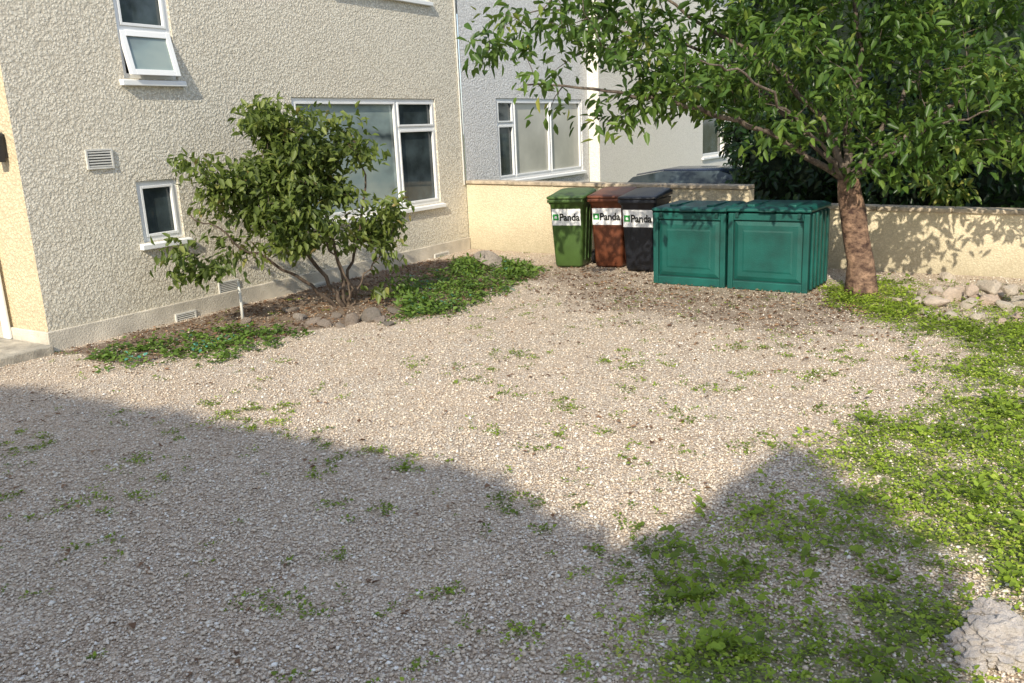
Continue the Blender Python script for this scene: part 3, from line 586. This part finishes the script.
# shrub
sb = G(345, 306); ys_ = sb.y
def SP(*q_): return [sb+Vector((random.uniform(-.06, .06), random.uniform(-.05, .05), -.03))]+[PY(a, b, ys_+c_) for a, b, c_ in q_]
limbs = [(SP((318,268,-.1),(285,225,-.3),(262,180,-.4),(262,130,-.4)), .028, .008), (SP((340,262,0),(325,215,0),(318,165,0),(300,125,0)), .024, .008),
         (SP((350,270,.05),(362,225,.1),(365,175,.15),(350,135,.1)), .022, .008), (SP((305,280,-.2),(265,258,-.5),(225,235,-.8),(190,215,-1.0)), .024, .006),
         (SP((365,275,-.1),(388,245,0),(395,225,0)), .014, .005), (SP((352,288,-.2),(330,250,-.4),(310,215,-.6)), .018, .006)]
okh = lambda p: houseside(p.x, p.y) > .12 and p.z > .15
el = [(PY(275,150,ys_-.4),(.58,.5,.56)),(PY(230,188,ys_-.75),(.55,.45,.52)),(PY(328,158,ys_+.05),(.58,.5,.56)),(PY(350,210,ys_),(.60,.5,.46)),(PY(285,195,ys_-.5),(.75,.5,.58)),(PY(290,232,ys_-.6),(.75,.45,.32)),
      (PY(205,238,ys_-1.0),(.40,.35,.40)),(PY(176,262,ys_-1.2),(.22,.2,.24)),(PY(382,232,ys_),(.32,.35,.42)),(PY(388,288,ys_-.1),(.2,.25,.12)),(PY(255,118,ys_-.5),(.32,.3,.25)),(PY(200,165,ys_-.9),(.3,.3,.3))]
cl = ellips(el, 430, 5, .46, okh)
foliage_tree('ornamental_shrub', 'broad multi-stemmed shrub with drooping olive green leaves before the cream house', 'shrub', sb, limbs, cl, M['shrub'], M['bark_shrub'], M['bark_shrub'], None, .08, .125, (.42, .56), 18, .075, .52, .6, .006, ok=okh)
# evergreen growth behind the wall
def blob(mb, c, rad, seed, n=3):
    bm = bmesh.new(); bmesh.ops.create_icosphere(bm, subdivisions=n, radius=1)
    for v_ in bm.verts:
        k_ = 1+.28*mn.noise(v_.co*1.7+Vector((seed, 0, 0)))+.12*mn.noise(v_.co*4+Vector((seed, 3, 0))); v_.co = Vector([v_.co[i]*rad[i]*k_ for i in range(3)])+c
    o = len(mb.v); mb.v += [tuple(v_.co) for v_ in bm.verts]; mb.f += [tuple(v_.index+o for v_ in f.verts) for f in bm.faces]; bm.free()
def bush(name, label, cat, base, parts, n, lmin, lmax, mat, seed, tone=.4, corek=.8, group=None):
    t = empty(name, base); tag(t, label, cat, group); core = MB(); P = []; D = []; T = []; r = np.random.default_rng(seed); b = Vector(base)
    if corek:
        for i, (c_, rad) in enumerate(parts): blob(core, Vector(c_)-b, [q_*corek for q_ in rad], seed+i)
        core.build('light_block_core', M['core'], t, 0, True)  # dark blobs added inside the leaves to block light
    top_ = Vector(parts[0][0])-b; st_ = MB(); rs = .08 if corek else .008
    st_.tube([(0,0,-.05), top_*.5+Vector((.02,0,0)), top_], rs, rs*.6, 8); st_.build('stem', M['bark_limb'], t)
    w_ = np.array([q_[1][0]*q_[1][2]+q_[1][1]*q_[1][2] for q_ in parts]); w_ = w_/w_.sum()
    for _ in range(n):
        c_, rad = parts[r.choice(len(parts), p=w_)]; d = r.normal(size=3); d /= np.linalg.norm(d)
        dv = Vector(d); k_ = 1+.28*mn.noise(dv*1.7+Vector((seed, 0, 0)))+.2*mn.noise(dv*6); rr = r.uniform(.78 if corek else .3, 1.1)*k_
        P.append(tuple(Vector(c_)-b+Vector([d[i]*rad[i]*rr for i in range(3)]))); D.append(tuple(dv*.7+Vector(r.normal(size=3))*.6+Vector((0, 0, -.3)))); T.append(tone+.35*mn.noise(dv*5)+r.normal()*.12)
    L = r.uniform(lmin, lmax, n); N = nrm(np.array(P)-np.mean(P, axis=0))*.6+np.array([0, -.3, .7])+r.normal(0, .3, (n, 3))
    leaves('foliage', np.array(P), np.array(D), N, L, L*r.uniform(.36, .52, n), np.clip(np.array(T), 0, 1), mat, t); return t
def gz(p): return Vector((p.x, p.y, -.3))
c1 = PY(800, 165, 13.0); c2 = PY(900, 160, 12.2); c3 = PY(1000, 160, 11.7); c4 = PY(1110, 150, 11.5)
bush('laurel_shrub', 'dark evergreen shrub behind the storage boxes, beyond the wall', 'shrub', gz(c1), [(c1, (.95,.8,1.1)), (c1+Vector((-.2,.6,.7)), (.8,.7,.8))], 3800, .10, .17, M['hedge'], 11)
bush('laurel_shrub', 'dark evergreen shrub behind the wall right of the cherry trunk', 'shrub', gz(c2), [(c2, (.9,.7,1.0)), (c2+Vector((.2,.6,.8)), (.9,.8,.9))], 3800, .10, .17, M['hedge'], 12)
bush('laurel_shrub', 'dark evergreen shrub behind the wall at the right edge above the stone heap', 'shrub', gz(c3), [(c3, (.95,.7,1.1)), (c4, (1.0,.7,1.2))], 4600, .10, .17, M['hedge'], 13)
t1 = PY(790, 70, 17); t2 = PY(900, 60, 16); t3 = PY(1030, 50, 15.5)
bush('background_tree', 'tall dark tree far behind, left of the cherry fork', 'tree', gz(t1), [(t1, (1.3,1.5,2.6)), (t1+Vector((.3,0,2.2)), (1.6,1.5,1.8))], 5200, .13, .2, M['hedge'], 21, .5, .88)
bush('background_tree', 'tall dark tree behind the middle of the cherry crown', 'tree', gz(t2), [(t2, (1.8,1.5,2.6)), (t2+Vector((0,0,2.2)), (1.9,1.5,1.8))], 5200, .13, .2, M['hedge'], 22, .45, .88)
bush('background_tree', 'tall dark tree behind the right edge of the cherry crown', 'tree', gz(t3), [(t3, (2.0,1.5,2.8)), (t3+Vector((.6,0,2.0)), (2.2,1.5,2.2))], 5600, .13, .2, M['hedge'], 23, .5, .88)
ov = PY(952, 192, 10.75)
bush('overhanging_shrub', 'bright leaved sprig leaning over the low wall right of the cherry trunk', 'shrub', gz(ov+Vector((0, .5, 0))), [(ov, (.30,.2,.16)), (ov+Vector((-.2,.1,.1)), (.2,.2,.12))], 210, .09, .15, M['cherry'], 31, .85, 0)
for px, py, hh_, n_, s_, lb in ((418,310,.18,100,41,'leafy green plant at the right side of the shrub stems'),(466,274,.20,130,42,'dark leafy plant in the bed corner left of the grey boulder'),(520,275,.17,110,43,'leafy green plant in the bed beside the green bin'),(400,296,.22,100,44,'bushy green plant close behind the edge stones of the bed')):
    pb = G(px, py); bush('leafy_plant', lb, 'plant', pb, [(pb+Vector((0, 0, hh_*.6)), (.24,.2,hh_*.6))], n_, .06, .11, M['bedleaf'], s_, .5, 0)
# ------------------------------------------------------------ rocks
def chunk_mesh(seed, k=9):
    r = random.Random(seed); bm = bmesh.new()
    for _ in range(18):
        d = Vector([r.gauss(0, 1) for _ in range(3)]).normalized(); bm.verts.new((d.x*r.uniform(.8, 1.1), d.y*.85*r.uniform(.8, 1.1), d.z*.72*r.uniform(.8, 1.1)))
    bmesh.ops.convex_hull(bm, input=bm.verts[:]); bmesh.ops.delete(bm, geom=[v_ for v_ in bm.verts if not v_.link_faces], context='VERTS')
    bmesh.ops.bevel(bm, geom=bm.edges[:], offset=.08, segments=2, affect='EDGES', profile=.6)
    bmesh.ops.triangulate(bm, faces=bm.faces[:]); bmesh.ops.subdivide_edges(bm, edges=bm.edges[:], cuts=1)
    for v_ in bm.verts: v_.co *= 1+.09*mn.noise(v_.co*3.5+Vector((seed, 0, 0)))
    me = bpy.data.meshes.new('rock'); bm.to_mesh(me); bm.free(); me.polygons.foreach_set('use_smooth', [True]*len(me.polygons)); return me
RMs = [chunk_mesh(s) for s in range(9)]
def rock(p, s, mat, label, group=None, i=None, z=0):
    me = RMs[random.randrange(9) if i is None else i]
    if not me.materials: me.materials.append(mat)
    o = bpy.data.objects.new('rock', me); C.objects.link(o); o.location = p+Vector((0, 0, s*.35+z)); o.scale = (s*random.uniform(.85, 1.35), s*random.uniform(.75, 1.1), s*random.uniform(.7, 1.1))
    o.rotation_euler = (random.uniform(-.4, .4), random.uniform(-.4, .4), random.uniform(0, 6.28))
    o.material_slots[0].link = 'OBJECT'; o.material_slots[0].material = mat; tag(o, label, 'rock', group); return o
gl = 'pale rough stone in the loose heap by the wall at right'; k_ = 1.2
for px, py, s in [(915,304,.09),(934,306,.11),(951,301,.12),(969,308,.10),(987,304,.13),(1005,310,.11),(1023,307,.12),(1041,309,.13),(928,316,.06),(950,318,.07),(978,320,.08),(1002,323,.06),(1018,320,.09),
                  (958,292,.10),(986,291,.11),(1012,292,.12),(1035,294,.12),(937,294,.08),(906,312,.05),(898,302,.05),(922,297,.07),(973,298,.09),(1000,299,.09)]:
    rock(G(px, py), s*k_*random.uniform(.65, 1.15), M['rock'], gl, 'pale stones heaped by the right wall')
for px, py, s in [(990,302,.11),(1010,303,.10),(1030,304,.11),(970,304,.08)]:
    rock(G(px, py), s*1.1, M['rock'], gl, 'pale stones heaped by the right wall', z=.11)
rock(G(948,281), .11, M['rock'], 'single pale stone tipped against the wall above the stone heap')
gl = 'small grey brown stone edging the bed under the shrub'
for px, py, s in [(300,320,.08),(313,324,.08),(326,327,.09),(352,324,.10),(364,320,.08),(380,322,.08),(395,314,.08),(291,312,.09),(402,305,.07),(335,318,.07),(245,324,.06),(340,328,.06),(388,326,.06)]:
    rock(G(px, py), s*1.1, M['rock_grey'], gl, 'stones edging the bed under the shrub')
rock(G(372,321), .14, M['rock_grey'], 'largest brownish stone beside the shrub stems, on the bed edge', i=3)
rock(G(490,266), .27, M['rock_grey'], 'grey boulder among green plants at the corner of house and wall', i=5)
# white rubble lump bottom right: rough broken chunks
def rubble_mesh(seed, rad):
    bm = bmesh.new(); bmesh.ops.create_icosphere(bm, subdivisions=5, radius=1)
    for v_ in bm.verts:
        p = v_.co.copy(); k_ = 1+.40*mn.noise(p*1.5+Vector((seed, 0, 0)))+.22*abs(mn.noise(p*3.4+Vector((seed, 5, 0))))*2-.14+.12*mn.noise(p*8)+.07*mn.noise(p*19)
        v_.co = Vector((p.x*rad[0]*k_, p.y*rad[1]*k_, p.z*rad[2]*k_))
    me = bpy.data.meshes.new('rubble_lump'); bm.to_mesh(me); bm.free(); me.materials.append(M['rubble']); return me
def rub(px, py, seed, rad, z, lb):
    o = bpy.data.objects.new('rubble_lump', rubble_mesh(seed, rad)); C.objects.link(o); o.location = G(px, py)+Vector((0, 0, z)); tag(o, lb, 'rubble')
rub(1003, 655, 4, (.165, .12, .085), .04, 'biggest lump of whitish mortar rubble in the weeds at the bottom right')
rub(966, 650, 9, (.075, .06, .05), .02, 'smaller whitish rubble piece touching the left of the big lump')
rub(990, 622, 13, (.085, .07, .05), .03, 'small pinkish white rubble piece resting behind the big lump')
rub(972, 668, 17, (.05, .045, .03), .01, 'tiny white rubble crumb in front of the big lump')
# stake by the shrub
p = G(243, 322); m_ = MB(); m_.tube([(0,0,-.05), (.005,0,.2), (0,0,.46)], .018, .015, 8); s_o = m_.build('garden_stake', M['vent'], None, 0, True); s_o.location = p
tag(s_o, 'thin pale stake standing in the bed under the shrub', 'stake')
# ------------------------------------------------------------ car behind the wall
cc = PY(722, 180, 15.2); car = empty('parked_car', (cc.x, cc.y, -.3), WA+R(8)); tag(car, 'dark blue car parked behind the boundary wall, only its roof showing', 'car')
def ring(x, hw, z0, z1, tw): return [Vector((x,-hw,z0)), Vector((x,hw,z0)), Vector((x,hw*1.02,(z0+z1)/2)), Vector((x,tw,z1)), Vector((x,-tw,z1)), Vector((x,-hw*1.02,(z0+z1)/2))]
m_ = MB(); m_.loft([ring(-2.05,.75,.35,.75,.65), ring(-1.9,.85,.22,.95,.78), ring(-1,.87,.2,1.0,.82), ring(.6,.87,.2,1.0,.82), ring(1.7,.85,.22,.86,.74), ring(2.08,.72,.35,.62,.6)]); m_.build('body', M['car'], car, .05, True)
m_ = MB(); m_.loft([ring(-1.8,.76,.93,1.0,.74), ring(-1.45,.75,.93,1.36,.6), ring(-.9,.76,.93,1.45,.6), ring(.1,.76,.93,1.44,.6), ring(.35,.75,.93,1.36,.6), ring(1.05,.74,.9,.98,.7)]); m_.build('cabin', M['glass'], car, .03, True)
m_ = MB(); m_.loft([[Vector((x,-.56,z)),Vector((x,.56,z)),Vector((x,.5,z+.025)),Vector((x,-.5,z+.025))] for x, z in ((-1.4,1.38),(-.9,1.455),(.1,1.445),(.32,1.38))]); m_.build('roof', M['car'], car, .01, True)
for sx in (-1.3, 1.3):
    for sy in (-1, 1): m_ = MB(); m_.cyl((sx, sy*.78, .31), (0, 1, 0), .31, .2, 24); m_.build('wheel', M['rubber'], car, .02)
# ------------------------------------------------------------ house behind the viewpoint (casts the long shadow)
YP = -4.0; th_ = Vector((TS.x, TS.y, 0)).normalized(); tn = math.tan(EL)
def sil(px, py):
    g_ = G(px, py); L_ = (g_.y-YP)/(-th_.y); return (g_.x+th_.x*L_, L_*tn)
pts = [sil(0, 385), sil(180, 415), sil(380, 455), sil(480, 472), sil(560, 520), sil(620, 548), sil(690, 518), sil(745, 474), sil(787, 446), sil(850, 492), sil(915, 545), sil(940, 605)]
x_l, z_l = pts[0]; poly = [(x_l-6, 0), (x_l-6, z_l-.4), (x_l-3.5, z_l+1.0)]+pts+[(pts[-1][0]+.12, 0)]
m_ = MB(); n = len(poly); f0 = [(a, YP, z) for a, z in poly]; ex = th_*7; f1 = [(a+ex.x, YP+ex.y, z) for a, z in poly]
m_.v = f0+f1; m_.f = [tuple(range(n)), tuple(reversed(range(n, 2*n)))]+[((i+1) % n, i, n+i, n+(i+1) % n) for i in range(n)]
bh = m_.build('gabled_house', M['house'], None); tag(bh, 'rendered house behind the viewpoint whose roofline shadow falls across the gravel', 'house')
# unseen leaves added along the verge to give the shadow a ragged edge
P = []; D = []
for (xa, za), (xb, zb) in zip(pts[:-1], pts[1:]):
    L_ = math.hypot(xb-xa, zb-za)
    for _ in range(int(L_*90)):
        t = random.random(); r_ = abs(random.gauss(0, .045))
        P.append((xa+(xb-xa)*t+random.gauss(0, .03), YP-.02+random.uniform(-.2, 0), za+(zb-za)*t+r_)); D.append((random.gauss(0, 1), random.gauss(0, 1), random.uniform(-.3, 1)))
n = len(P); L = rng.uniform(.06, .11, n)
cr = leaves('shadow_edge_leaves', np.array(P), np.array(D), np.stack([rng.normal(0, .5, n), -np.ones(n), rng.normal(.5, .5, n)], 1), L, L*.6, np.clip(rng.normal(.5, .2, n), 0, 1), M['cherry'])
tag(cr, 'unseen leaves added along the roof edge behind the viewpoint to fray its shadow', 'shadow_edge_leaves')
